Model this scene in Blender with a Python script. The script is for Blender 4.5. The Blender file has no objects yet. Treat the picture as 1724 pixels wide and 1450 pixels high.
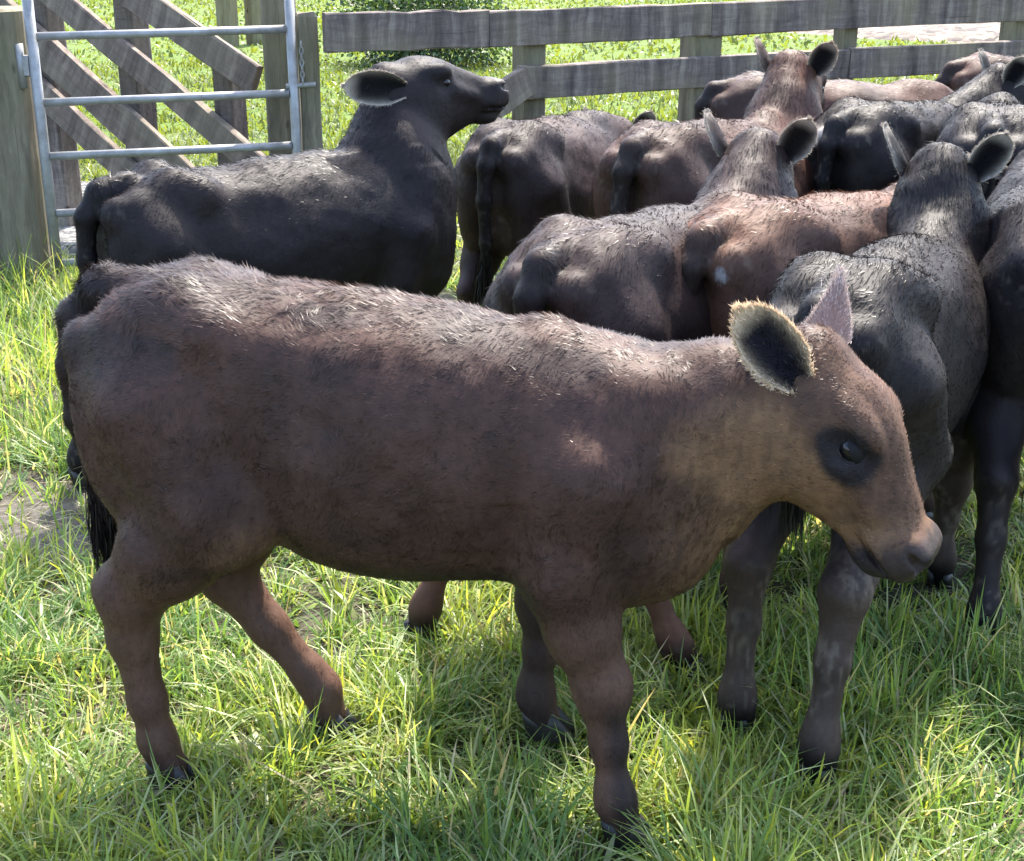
import bpy, math, random
import numpy as np
from mathutils import Vector, Matrix

S = bpy.context.scene
COL = S.collection
rng = np.random.default_rng(7)
random.seed(7)

# ------------------------------------------------------------------ camera
cd = bpy.data.cameras.new('camera')
cam = bpy.data.objects.new('camera', cd); COL.objects.link(cam)
cd.sensor_fit = 'HORIZONTAL'; cd.sensor_width = 36.0
cd.lens = 36.0 * 2341.0 / 1724.0
cd.clip_start = 0.05; cd.clip_end = 2000
cam.location = (0, 0, 1.6)
cam.rotation_euler = (math.radians(90 - 19.9), 0, 0)
S.camera = cam

# ------------------------------------------------------------------ light
SUN_AZ, SUN_EL = math.radians(18), math.radians(58)     # azimuth from +Y towards +X
W = bpy.data.worlds.new('World'); S.world = W; W.use_nodes = True
wn = W.node_tree.nodes; wn.clear()
wo = wn.new('ShaderNodeOutputWorld'); wb = wn.new('ShaderNodeBackground'); ws = wn.new('ShaderNodeTexSky')
ws.sky_type = 'NISHITA'; ws.sun_disc = False
ws.sun_elevation = SUN_EL; ws.sun_rotation = SUN_AZ
ws.air_density = 1.0; ws.dust_density = 2.5; ws.ozone_density = 1.0
wb.inputs['Strength'].default_value = 0.15
W.node_tree.links.new(ws.outputs[0], wb.inputs[0]); W.node_tree.links.new(wb.outputs[0], wo.inputs[0])
sl = bpy.data.lights.new('sun', 'SUN'); sl.energy = 2.8; sl.angle = math.radians(1.5); sl.color = (1, .94, .84)
so = bpy.data.objects.new('sun', sl); COL.objects.link(so)
sd = Vector((math.sin(SUN_AZ) * math.cos(SUN_EL), math.cos(SUN_AZ) * math.cos(SUN_EL), math.sin(SUN_EL)))
so.rotation_euler = sd.to_track_quat('Z', 'Y').to_euler(); so.location = sd * 30
S.view_settings.view_transform = 'Standard'; S.view_settings.look = 'None'
S.view_settings.exposure = 2.6; S.view_settings.gamma = 1
S.render.engine = 'CYCLES'
S.cycles.max_bounces = 6; S.cycles.diffuse_bounces = 3; S.cycles.glossy_bounces = 2
S.cycles.transmission_bounces = 4; S.cycles.transparent_max_bounces = 4
S.cycles.use_denoising = True

# ------------------------------------------------------------------ helpers
def tag(o, label=None, cat=None, group=None, kind=None):
    if label: o['label'] = label
    if cat: o['category'] = cat
    if group: o['group'] = group
    if kind: o['kind'] = kind
    return o

def empty(name, loc, rz=0, sc=1.0):
    o = bpy.data.objects.new(name, None); COL.objects.link(o)
    o.location = loc; o.rotation_euler = (0, 0, rz); o.scale = (sc, sc, sc); o.empty_display_size = .1
    return o

def build(name, V, faces, mats, parent=None, col=None, mi=None, normals=None, smooth=True):
    """faces: list of integer arrays (n,k). mi: list of material indices per face array."""
    V = np.asarray(V, np.float32)
    me = bpy.data.meshes.new(name)
    faces = [np.asarray(f, np.int32) for f in faces if len(f)]
    nl = sum(f.size for f in faces); nf = sum(len(f) for f in faces)
    me.vertices.add(len(V)); me.vertices.foreach_set('co', V.ravel())
    me.loops.add(nl); me.loops.foreach_set('vertex_index', np.concatenate([f.ravel() for f in faces]))
    me.polygons.add(nf)
    tot = np.concatenate([np.full(len(f), f.shape[1], np.int32) for f in faces])
    start = np.concatenate([[0], np.cumsum(tot)[:-1]]).astype(np.int32)
    me.polygons.foreach_set('loop_start', start)
    me.polygons.foreach_set('use_smooth', np.full(nf, smooth, bool))
    if mi is not None:
        m = np.concatenate([np.full(len(f), k, np.int32) if np.isscalar(k) else np.asarray(k, np.int32) for f, k in zip(faces, mi)])
        me.polygons.foreach_set('material_index', m)
    for m in (mats if isinstance(mats, (list, tuple)) else [mats]): me.materials.append(m)
    me.update(calc_edges=True)
    if col is not None:
        a = me.color_attributes.new('coat', 'FLOAT_COLOR', 'POINT')
        c = np.ones((len(V), 4), np.float32); c[:, :3] = col
        a.data.foreach_set('color', c.ravel())
    if normals is not None:
        me.normals_split_custom_set_from_vertices(np.asarray(normals, np.float32))
    o = bpy.data.objects.new(name, me); COL.objects.link(o)
    if parent: o.parent = parent
    return o

_lat = {}
def vnoise(p, scale, seed=0):
    """value noise in 0..1 at points p (n,3)"""
    if seed not in _lat: _lat[seed] = np.random.default_rng(1000 + seed).random((32, 32, 32), dtype=np.float32)
    T = _lat[seed]
    q = np.asarray(p, np.float32) / scale
    i = np.floor(q).astype(np.int64); f = q - i; f = f * f * (3 - 2 * f)
    out = 0
    for dx in (0, 1):
        wx = f[:, 0] if dx else 1 - f[:, 0]
        for dy in (0, 1):
            wy = f[:, 1] if dy else 1 - f[:, 1]
            for dz in (0, 1):
                wz = f[:, 2] if dz else 1 - f[:, 2]
                out = out + wx * wy * wz * T[(i[:, 0] + dx) & 31, (i[:, 1] + dy) & 31, (i[:, 2] + dz) & 31]
    return out

def nrm(v):
    v = np.asarray(v, float)
    return v / (np.linalg.norm(v, axis=-1, keepdims=True) + 1e-9)

def sstep(a, b, x):
    t = np.clip((x - a) / (b - a), 0, 1); return t * t * (3 - 2 * t)

# ------------------------------------------------------------------ node helpers
def mat(name):
    m = bpy.data.materials.new(name); m.use_nodes = True
    nt = m.node_tree; nt.nodes.clear()
    out = nt.nodes.new('ShaderNodeOutputMaterial')
    def N(t, **kw):
        n = nt.nodes.new(t)
        for k, v in kw.items():
            if k in n.inputs: n.inputs[k].default_value = v
            else: setattr(n, k, v)
        return n
    def Lk(a, b): nt.links.new(a, b)
    return m, N, Lk, out

def ramp(N, stops, interp='LINEAR'):
    r = N('ShaderNodeValToRGB'); r.color_ramp.interpolation = interp
    e = r.color_ramp.elements
    while len(e) < len(stops): e.new(0.5)
    for k, (p, c) in zip(e, stops): k.position = p; k.color = (*c, 1)
    return r

def coat_mat(name, rough=.55, spec=.3, trans=0.0, sheen=.15, noise=.35, nscale=60):
    m, N, L, out = mat(name)
    a = N('ShaderNodeAttribute'); a.attribute_name = 'coat'
    tc = N('ShaderNodeTexCoord'); no = N('ShaderNodeTexNoise', Scale=nscale, Detail=4.0, Roughness=.6)
    L(tc.outputs['Object'], no.inputs['Vector'])
    mr = N('ShaderNodeMapRange'); mr.inputs['To Min'].default_value = 1 - noise; mr.inputs['To Max'].default_value = 1 + noise
    L(no.outputs['Fac'], mr.inputs['Value'])
    mx = N('ShaderNodeVectorMath', operation='SCALE'); L(a.outputs['Color'], mx.inputs[0]); L(mr.outputs[0], mx.inputs['Scale'])
    p = N('ShaderNodeBsdfPrincipled', Roughness=rough); p.inputs['Specular IOR Level'].default_value = spec
    p.inputs['Sheen Weight'].default_value = sheen; p.inputs['Sheen Roughness'].default_value = .4
    L(mx.outputs[0], p.inputs['Base Color'])
    if trans > 0:
        t = N('ShaderNodeBsdfTranslucent'); br = N('ShaderNodeVectorMath', operation='SCALE'); br.inputs['Scale'].default_value = 1.6
        L(mx.outputs[0], br.inputs[0]); L(br.outputs[0], t.inputs['Color'])
        ms = N('ShaderNodeMixShader', Fac=trans); L(p.outputs[0], ms.inputs[1]); L(t.outputs[0], ms.inputs[2]); L(ms.outputs[0], out.inputs[0])
    else:
        bp = N('ShaderNodeBump', Strength=.35, Distance=.004); L(no.outputs['Fac'], bp.inputs['Height']); L(bp.outputs[0], p.inputs['Normal'])
        L(p.outputs[0], out.inputs[0])
    return m

M = {}
M['skin'] = coat_mat('coat_skin', .6, .15, 0, 0)
M['fur'] = coat_mat('coat_fur', .42, .28, .14, 0)
M['sleek'] = coat_mat('coat_sleek', .42, .25, .06, 0)
M['nose'] = coat_mat('moist_nose', .55, .20, 0, 0, .3, 140)
M['ear'] = coat_mat('ear_skin', .7, .12, .08, 0)
M['thin'] = coat_mat('thin_ear_skin', .7, .1, .5, 0)
M['gloss'] = coat_mat('wet_skin', .5, .2, 0, 0)
M['hoof'] = coat_mat('hoof_horn', .45, .4, 0, 0)

def eye_mat():
    m, N, L, out = mat('eye_dark')
    p = N('ShaderNodeBsdfPrincipled', Roughness=.18); p.inputs['Base Color'].default_value = (.006, .005, .006, 1)
    p.inputs['Specular IOR Level'].default_value = .35; L(p.outputs[0], out.inputs[0]); return m
M['eye'] = eye_mat()

def grass_mat(name, trans=.5):
    m, N, L, out = mat(name)
    a = N('ShaderNodeAttribute'); a.attribute_name = 'coat'
    p = N('ShaderNodeBsdfPrincipled', Roughness=.42); p.inputs['Specular IOR Level'].default_value = .4
    L(a.outputs['Color'], p.inputs['Base Color'])
    t = N('ShaderNodeBsdfTranslucent'); mx = N('ShaderNodeVectorMath', operation='MULTIPLY'); mx.inputs[1].default_value = (1.7, 1.5, .75)
    L(a.outputs['Color'], mx.inputs[0]); L(mx.outputs[0], t.inputs['Color'])
    ms = N('ShaderNodeMixShader', Fac=trans); L(p.outputs[0], ms.inputs[1]); L(t.outputs[0], ms.inputs[2]); L(ms.outputs[0], out.inputs[0])
    return m
M['grass'] = grass_mat('grass_blades', .5)
M['leaf'] = grass_mat('shrub_leaves', .3)

def wood_mat(name, dark, mid, light, lichen, axis=0, lich=.5):
    """weathered timber, streaked across and along the board"""
    m, N, L, out = mat(name)
    tc = N('ShaderNodeTexCoord')
    dn = N('ShaderNodeTexNoise', Scale=5.0, Detail=3.0); L(tc.outputs['Object'], dn.inputs['Vector'])
    dv = N('ShaderNodeVectorMath', operation='SCALE'); dv.inputs['Scale'].default_value = .05; L(dn.outputs['Color'], dv.inputs[0])
    ad = N('ShaderNodeVectorMath', operation='ADD'); L(tc.outputs['Object'], ad.inputs[0]); L(dv.outputs[0], ad.inputs[1])
    mp = N('ShaderNodeMapping'); sc = [45, 45, 45]; sc[axis] = 2.5; mp.inputs['Scale'].default_value = sc
    L(ad.outputs[0], mp.inputs['Vector'])
    g = N('ShaderNodeTexNoise', Scale=1.0, Detail=6.0, Roughness=.75); L(mp.outputs[0], g.inputs['Vector'])
    mp2 = N('ShaderNodeMapping'); mp2.inputs['Scale'].default_value = (13, 13, 1.6)
    L(ad.outputs[0], mp2.inputs['Vector'])
    st = N('ShaderNodeTexNoise', Scale=1.0, Detail=6.0, Roughness=.7); L(mp2.outputs[0], st.inputs['Vector'])
    b = N('ShaderNodeTexNoise', Scale=2.2, Detail=3.0); L(tc.outputs['Object'], b.inputs['Vector'])
    r1 = ramp(N, [(.34, dark), (.5, mid), (.66, light)])
    mixf = N('ShaderNodeMix'); mixf.data_type = 'FLOAT'; mixf.inputs['Factor'].default_value = .72
    L(g.outputs['Fac'], mixf.inputs['A']); L(st.outputs['Fac'], mixf.inputs['B']); L(mixf.outputs['Result'], r1.inputs['Fac'])
    r2 = ramp(N, [(.45, (0, 0, 0)), (.68, (1, 1, 1))]); L(b.outputs['Fac'], r2.inputs['Fac'])
    ml = N('ShaderNodeMath', operation='MULTIPLY'); ml.inputs[1].default_value = lich; L(r2.outputs['Color'], ml.inputs[0])
    mc = N('ShaderNodeMix'); mc.data_type = 'RGBA'; L(ml.outputs[0], mc.inputs['Factor'])
    L(r1.outputs['Color'], mc.inputs['A']); mc.inputs['B'].default_value = (*lichen, 1)
    kv = N('ShaderNodeTexVoronoi', Scale=3.1); km = N('ShaderNodeMapping'); ks = [2.2, 2.2, 2.2]; ks[axis] = 1.0; km.inputs['Scale'].default_value = ks
    L(ad.outputs[0], km.inputs['Vector']); L(km.outputs[0], kv.inputs['Vector'])
    kr = ramp(N, [(.05, (.30, .27, .25)), (.11, (1, 1, 1))]); L(kv.outputs['Distance'], kr.inputs['Fac'])
    sp = N('ShaderNodeMapping'); ss = [70, 70, 70]; ss[axis] = .9; sp.inputs['Scale'].default_value = ss; L(tc.outputs['Object'], sp.inputs['Vector'])
    sn = N('ShaderNodeTexNoise', Scale=1.0, Detail=2.0); L(sp.outputs[0], sn.inputs['Vector'])
    sr = ramp(N, [(.26, (.45, .42, .40)), (.33, (1, 1, 1))]); L(sn.outputs['Fac'], sr.inputs['Fac'])
    kk = N('ShaderNodeVectorMath', operation='MULTIPLY'); L(kr.outputs['Color'], kk.inputs[0]); L(sr.outputs['Color'], kk.inputs[1])
    kf = N('ShaderNodeVectorMath', operation='MULTIPLY'); L(mc.outputs['Result'], kf.inputs[0]); L(kk.outputs[0], kf.inputs[1])
    p = N('ShaderNodeBsdfPrincipled', Roughness=.85); p.inputs['Specular IOR Level'].default_value = .2
    L(kf.outputs[0], p.inputs['Base Color'])
    bp = N('ShaderNodeBump', Strength=.5, Distance=.006); L(g.outputs['Fac'], bp.inputs['Height']); L(bp.outputs[0], p.inputs['Normal'])
    L(p.outputs[0], out.inputs[0]); return m
M['rail'] = wood_mat('weathered_rail', (.034, .026, .025), (.10, .080, .072), (.23, .195, .165), (.20, .17, .10), 0, .45)
M['ramp'] = wood_mat('weathered_ramp', (.05, .037, .032), (.125, .098, .080), (.24, .195, .155), (.19, .17, .115), 0, .4)
M['post'] = wood_mat('weathered_post', (.055, .045, .032), (.125, .106, .075), (.20, .175, .125), (.15, .15, .08), 2)
M['pale'] = wood_mat('pale_post', (.10, .08, .045), (.17, .14, .08), (.23, .2, .13), (.15, .15, .09), 2)

def metal_mat():
    m, N, L, out = mat('galvanised_tube')
    tc = N('ShaderNodeTexCoord'); n = N('ShaderNodeTexNoise', Scale=9.0, Detail=5.0, Roughness=.7); L(tc.outputs['Object'], n.inputs['Vector'])
    r = ramp(N, [(.3, (.15, .145, .135)), (.55, (.24, .24, .24)), (.8, (.33, .335, .34))]); L(n.outputs['Fac'], r.inputs['Fac'])
    p = N('ShaderNodeBsdfPrincipled', Metallic=.35, Roughness=.5); L(r.outputs['Color'], p.inputs['Base Color']); L(p.outputs[0], out.inputs[0]); return m
M['metal'] = metal_mat()

def ground_mat():
    m, N, L, out = mat('paddock_soil')
    tc = N('ShaderNodeTexCoord')
    n1 = N('ShaderNodeTexNoise', Scale=.9, Detail=5.0, Roughness=.6); L(tc.outputs['Object'], n1.inputs['Vector'])
    n2 = N('ShaderNodeTexNoise', Scale=28.0, Detail=6.0, Roughness=.7); L(tc.outputs['Object'], n2.inputs['Vector'])
    r1 = ramp(N, [(.35, (.030, .034, .014)), (.52, (.055, .052, .028)), (.68, (.105, .088, .062))]); L(n1.outputs['Fac'], r1.inputs['Fac'])
    r2 = ramp(N, [(.3, (.45, .42, .38)), (.55, (1, 1, 1)), (.8, (1.7, 1.65, 1.4))]); L(n2.outputs['Fac'], r2.inputs['Fac'])
    mu = N('ShaderNodeVectorMath', operation='MULTIPLY'); L(r1.outputs['Color'], mu.inputs[0]); L(r2.outputs['Color'], mu.inputs[1])
    # far paddock reads as plain pasture
    sx = N('ShaderNodeSeparateXYZ'); L(tc.outputs['Object'], sx.inputs[0])
    mr = N('ShaderNodeMapRange'); mr.inputs['From Min'].default_value = 6.5; mr.inputs['From Max'].default_value = 11; L(sx.outputs['Y'], mr.inputs['Value'])
    n3 = N('ShaderNodeTexNoise', Scale=.5, Detail=6.0, Roughness=.65); L(tc.outputs['Object'], n3.inputs['Vector'])
    r3 = ramp(N, [(.3, (.065, .10, .018)), (.55, (.085, .125, .024)), (.75, (.12, .14, .04))]); L(n3.outputs['Fac'], r3.inputs['Fac'])
    mc = N('ShaderNodeMix'); mc.data_type = 'RGBA'; L(mr.outputs[0], mc.inputs['Factor']); L(mu.outputs[0], mc.inputs['A']); L(r3.outputs['Color'], mc.inputs['B'])
    at = N('ShaderNodeAttribute'); at.attribute_name = 'coat'
    r4 = ramp(N, [(.3, (.045, .038, .030)), (.5, (.088, .078, .064)), (.72, (.16, .148, .128))]); L(n2.outputs['Fac'], r4.inputs['Fac'])
    m4 = N('ShaderNodeMix'); m4.data_type = 'RGBA'; L(at.outputs['Fac'], m4.inputs['Factor']); L(mc.outputs['Result'], m4.inputs['A']); L(r4.outputs['Color'], m4.inputs['B'])
    p = N('ShaderNodeBsdfPrincipled', Roughness=.95); p.inputs['Specular IOR Level'].default_value = .15
    L(m4.outputs['Result'], p.inputs['Base Color'])
    bp = N('ShaderNodeBump', Strength=.8, Distance=.03); L(n2.outputs['Fac'], bp.inputs['Height']); L(bp.outputs[0], p.inputs['Normal'])
    L(p.outputs[0], out.inputs[0]); return m
M['ground'] = ground_mat()

def gravel_mat(name, cols, scale):
    m, N, L, out = mat(name)
    tc = N('ShaderNodeTexCoord'); v = N('ShaderNodeTexVoronoi', Scale=scale); L(tc.outputs['Object'], v.inputs['Vector'])
    sp = N('ShaderNodeSeparateColor'); L(v.outputs['Color'], sp.inputs[0])
    r = ramp(N, cols); L(sp.outputs[0], r.inputs['Fac'])
    p = N('ShaderNodeBsdfPrincipled', Roughness=.9); L(r.outputs['Color'], p.inputs['Base Color'])
    bp = N('ShaderNodeBump', Strength=1.0, Distance=.02); bp.invert = True; L(v.outputs['Distance'], bp.inputs['Height']); L(bp.outputs[0], p.inputs['Normal'])
    L(p.outputs[0], out.inputs[0]); return m
M['gravel'] = gravel_mat('pale_gravel', [(0, (.04, .038, .034)), (.5, (.10, .095, .088)), (1, (.19, .18, .165))], 30)
M['mulch'] = gravel_mat('dry_mulch', [(0, (.02, .014, .011)), (.3, (.07, .05, .038)), (.7, (.13, .095, .068)), (1, (.20, .155, .115))], 9)
M['stone'] = coat_mat('stone', .85, .2, 0, 0, .3, 30)

# ------------------------------------------------------------------ ground
def ground_z(x, y):
    p = np.stack([x, y, np.zeros_like(x)], 1)
    return (vnoise(p, .55, 3) - .5) * .035 + (vnoise(p, .17, 4) - .5) * .018

def make_ground():
    xs = np.concatenate([-np.geomspace(900, 6, 22), np.linspace(-5.5, 5.5, 221), np.geomspace(6, 900, 22)])
    ys = np.concatenate([-np.geomspace(300, 1, 14), np.linspace(0, 11, 221), np.geomspace(12, 1500, 34)])
    X, Y = np.meshgrid(xs, ys, indexing='ij'); x = X.ravel(); y = Y.ravel()
    near = (np.abs(x) < 5.6) & (y > -.1) & (y < 11.1)
    z = np.where(near, ground_z(x, y), 0)
    i = np.arange(len(xs) * len(ys)).reshape(len(xs), len(ys))
    q = np.stack([i[:-1, :-1], i[1:, :-1], i[1:, 1:], i[:-1, 1:]], -1).reshape(-1, 4)
    soil = np.where(near, bare(x, y), 0)
    tag(build('ground', np.stack([x, y, z], 1), [q], M['ground'], col=np.repeat(soil[:, None], 3, 1)), kind='structure')

def ground_patch(name, cx, cy, rx, ry, h, m, seed, n=40):
    """irregular low mound laid on the ground"""
    r = np.linspace(0, 1, 14); t = np.linspace(0, 2 * np.pi, n, endpoint=False)
    Rr, T = np.meshgrid(r, t, indexing='ij')
    wob = 1 + .35 * (vnoise(np.stack([np.cos(t) * 1.3, np.sin(t) * 1.3, t * 0 + seed], 1), .6, 5) - .5)
    x = cx + rx * Rr * np.cos(T) * wob[None]; y = cy + ry * Rr * np.sin(T) * wob[None]
    z = .035 + h * (1 - Rr ** 2) + (vnoise(np.stack([x.ravel(), y.ravel(), 0 * x.ravel()], 1), .2, 6).reshape(x.shape) - .5) * .04 * (1 - Rr)
    z = np.where(Rr > .99, -.03, z)
    i = np.arange(x.size).reshape(x.shape)
    q = np.stack([i[:-1], np.roll(i[:-1], -1, 1), np.roll(i[1:], -1, 1), i[1:]], -1).reshape(-1, 4)[:, ::-1]
    return build(name, np.stack([x.ravel(), y.ravel(), z.ravel()], 1), [q], m)

tag(ground_patch('gravel', -2.7, 8.0, 1.25, 1.15, .0, M['gravel'], 1), kind='structure')
tag(ground_patch('mulch_pile', 9.6, 24.5, 5.6, 4.2, .35, M['mulch'], 2),
    'low spread heap of dry beige wood chips on the grass beyond the rails', 'mulch heap')

# ------------------------------------------------------------------ SDF modelling
class Field:
    def __init__(s, lo, hi, h):
        s.h = h; s.lo = np.array(lo, float)
        n = [int((b - a) / h) + 2 for a, b in zip(lo, hi)]
        s.ax = [np.float32(lo[k] + h * np.arange(n[k])) for k in range(3)]
        s.f = np.full(n, .5, np.float32)
    def sl(s, lo, hi):
        r = []
        for k in range(3):
            a = max(0, int((lo[k] - s.lo[k]) / s.h) - 2); b = min(len(s.ax[k]), int((hi[k] - s.lo[k]) / s.h) + 3)
            if b <= a: return None
            r.append(slice(a, b))
        return tuple(r)
    def xyz(s, q): return s.ax[0][q[0]][:, None, None], s.ax[1][q[1]][None, :, None], s.ax[2][q[2]][None, None, :]
    def add(s, fn, lo, hi, k):
        q = s.sl(np.array(lo) - k * 1.2, np.array(hi) + k * 1.2)
        if q is None: return
        d = fn(*s.xyz(q)); a = s.f[q]
        h = np.clip(.5 + .5 * (a - d) / k, 0, 1)
        s.f[q] = a * (1 - h) + d * h - k * h * (1 - h)
    def cut(s, fn, lo, hi, k):
        q = s.sl(np.array(lo) - k, np.array(hi) + k)
        if q is None: return
        d = -fn(*s.xyz(q)); a = s.f[q]
        h = np.clip(.5 - .5 * (a - d) / k, 0, 1)
        s.f[q] = a * (1 - h) + d * h + k * h * (1 - h)
    def cone(s, a, b, ra, rb, k):
        a = np.array(a, float); b = np.array(b, float); ab = b - a; l2 = ab @ ab + 1e-12; r = max(ra, rb)
        def fn(x, y, z):
            t = np.clip(((x - a[0]) * ab[0] + (y - a[1]) * ab[1] + (z - a[2]) * ab[2]) / l2, 0, 1)
            return np.sqrt((x - a[0] - t * ab[0]) ** 2 + (y - a[1] - t * ab[1]) ** 2 + (z - a[2] - t * ab[2]) ** 2) - (ra + (rb - ra) * t)
        s.add(fn, np.minimum(a, b) - r, np.maximum(a, b) + r, k)
    def chain(s, pts, k):
        for (a, ra), (b, rb) in zip(pts[:-1], pts[1:]): s.cone(a, b, ra, rb, k)
    def ell_fn(s, c, R, rad):
        c = np.array(c, float); R = np.array(R, float); m = min(rad)
        def fn(x, y, z):
            X, Y, Z = x - c[0], y - c[1], z - c[2]
            e = 0
            for i in range(3): e = e + ((R[i, 0] * X + R[i, 1] * Y + R[i, 2] * Z) / rad[i]) ** 2
            return (np.sqrt(e) - 1) * m
        return fn
    def ell(s, c, rad, k, R=None, cut=False):
        R = np.eye(3) if R is None else R; r = max(rad); c = np.array(c, float)
        (s.cut if cut else s.add)(s.ell_fn(c, R, rad), c - r, c + r, k)
    def mesh(s):
        f = s.f; neg = f < 0; n = f.shape
        c = sum(neg[i:n[0] - 1 + i, j:n[1] - 1 + j, k:n[2] - 1 + k].astype(np.int8) for i in (0, 1) for j in (0, 1) for k in (0, 1))
        act = (c > 0) & (c < 8)
        idx = np.argwhere(act); vid = np.full(act.shape, -1, np.int64); vid[act] = np.arange(len(idx))
        acc = np.zeros((len(idx), 3)); cnt = np.zeros(len(idx))
        for ax in range(3):
            o = [k for k in range(3) if k != ax]
            for i in (0, 1):
                for j in (0, 1):
                    a = idx.copy(); a[:, o[0]] += i; a[:, o[1]] += j
                    b = a.copy(); b[:, ax] += 1
                    fa = f[a[:, 0], a[:, 1], a[:, 2]]; fb = f[b[:, 0], b[:, 1], b[:, 2]]
                    m = (fa < 0) != (fb < 0)
                    t = fa[m] / (fa[m] - fb[m] + 1e-12)
                    p = a[m].astype(float); p[:, ax] += t
                    acc[m] += p; cnt[m] += 1
        V = s.lo + s.h * acc / cnt[:, None]
        Q = []
        for ax in range(3):
            o1, o2 = (ax + 1) % 3, (ax + 2) % 3
            a = [slice(None)] * 3; b = [slice(None)] * 3
            a[ax] = slice(0, -1); b[ax] = slice(1, None)
            ch = neg[tuple(a)] != neg[tuple(b)]
            e = np.argwhere(ch); e = e[(e[:, o1] > 0) & (e[:, o2] > 0) & (e[:, o1] < n[o1] - 1) & (e[:, o2] < n[o2] - 1)]
            inside = neg[e[:, 0], e[:, 1], e[:, 2]]
            def cell(d1, d2):
                q = e.copy(); q[:, o1] -= d1; q[:, o2] -= d2; return vid[q[:, 0], q[:, 1], q[:, 2]]
            quad = np.stack([cell(1, 1), cell(0, 1), cell(0, 0), cell(1, 0)], 1)
            quad = np.where(inside[:, None], quad, quad[:, ::-1])
            Q.append(quad)
        return V, np.concatenate(Q)

def smooth_mesh(V, Q, it=2, lam=.5):
    E = np.concatenate([Q[:, [0, 1]], Q[:, [1, 2]], Q[:, [2, 3]], Q[:, [3, 0]]])
    src = np.concatenate([E[:, 0], E[:, 1]]); dst = np.concatenate([E[:, 1], E[:, 0]])
    n = len(V); deg = np.bincount(src, minlength=n)[:, None]
    for k in range(it * 2):
        A = np.stack([np.bincount(src, weights=V[dst, i], minlength=n) for i in range(3)], 1) / np.maximum(deg, 1)
        V = V + (lam if k % 2 == 0 else -lam * 1.03) * (A - V)
    return V

def vert_normals(V, Q):
    fn = np.cross(V[Q[:, 2]] - V[Q[:, 0]], V[Q[:, 3]] - V[Q[:, 1]])
    Nn = np.zeros_like(V)
    for k in range(4):
        for i in range(3): Nn[:, i] += np.bincount(Q[:, k], weights=fn[:, i], minlength=len(V))
    return nrm(Nn), np.linalg.norm(fn, axis=1) * .5

def spline(xq, xs, ys):
    """Catmull-Rom through (xs, ys)"""
    xs = np.asarray(xs, float); ys = np.asarray(ys, float); m = np.gradient(ys, xs)
    q = np.clip(xq, xs[0], xs[-1]); i = np.clip(np.searchsorted(xs, q) - 1, 0, len(xs) - 2)
    h = xs[i + 1] - xs[i]; t = (q - xs[i]) / h
    return ((2 * t**3 - 3 * t**2 + 1) * ys[i] + (t**3 - 2 * t**2 + t) * h * m[i] + (-2 * t**3 + 3 * t**2) * ys[i + 1] + (t**3 - t**2) * h * m[i + 1])

# trunk stations: x from the rump, top, bottom, half width
TRUNK = np.array([
    (0.015, .890, .740, .070), (.05, .955, .640, .120), (.10, .995, .570, .160), (.20, 1.012, .550, .185),
    (.30, 1.005, .540, .195), (.40, .997, .485, .212), (.50, .992, .464, .222), (.60, .987, .460, .225),
    (.70, .975, .472, .216), (.80, .958, .478, .200), (.90, .942, .455, .186), (1.0, .918, .450, .165),
    (1.08, .885, .485, .135), (1.14, .845, .545, .095), (1.17, .79, .62, .05)])
# head stations along the face from the poll: half width, dorsal, ventral
HEAD = np.array([
    (-.015, .050, -.015, -.085), (.02, .078, .012, -.130), (.08, .092, .040, -.180), (.14, .089, .042, -.204), (.19, .078, .030, -.202),
    (.24, .064, .008, -.180), (.29, .057, -.010, -.160), (.33, .060, -.026, -.148), (.365, .065, -.029, -.142), (.388, .060, -.036, -.134), (.398, .048, -.048, -.122)])
HIND = [((.13, .10, .80), .115), ((.25, .115, .62), .10), ((.13, .112, .50), .068), ((.035, .108, .405), .044), ((.045, .106, .27), .030), ((.055, .105, .13), .028), ((.062, .105, .095), .034), ((.085, .105, .04), .034)]
FORE = [((.93, .12, .74), .095), ((.87, .118, .54), .075), ((.885, .112, .42), .052), ((.895, .105, .315), .038), ((.895, .102, .22), .027), ((.89, .10, .13), .026), ((.895, .10, .10), .032), ((.92, .10, .04), .033)]
def leg(tpl, side, over=None):
    pts = over if over else tpl
    return [((p[0], side * p[1], p[2]), r) for p, r in pts]

def bend(tpl, dx, dy=0., dz=0., top=2):
    """swing the lower leg so that the foot moves by dx (forward), dy (outward)"""
    out = []
    z0 = tpl[top - 1][0][2]
    for i, (p, r) in enumerate(tpl):
        t = 0 if i < top else (z0 - p[2]) / (z0 - .04)
        out.append(((p[0] + dx * t, p[1] + dy * t, p[2] + dz * t * t), r))
    return out

def head_frame(poll, fwd, roll=0):
    f = nrm(fwd); up = np.array([0, 0, 1.]); l = nrm(np.cross(up, f)); n = np.cross(f, l)
    c, s_ = math.cos(roll), math.sin(roll)
    l2 = c * l + s_ * n; n2 = -s_ * l + c * n
    return np.array(poll, float), np.array([f, l2, n2])          # rows: forward, left, dorsal

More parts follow.
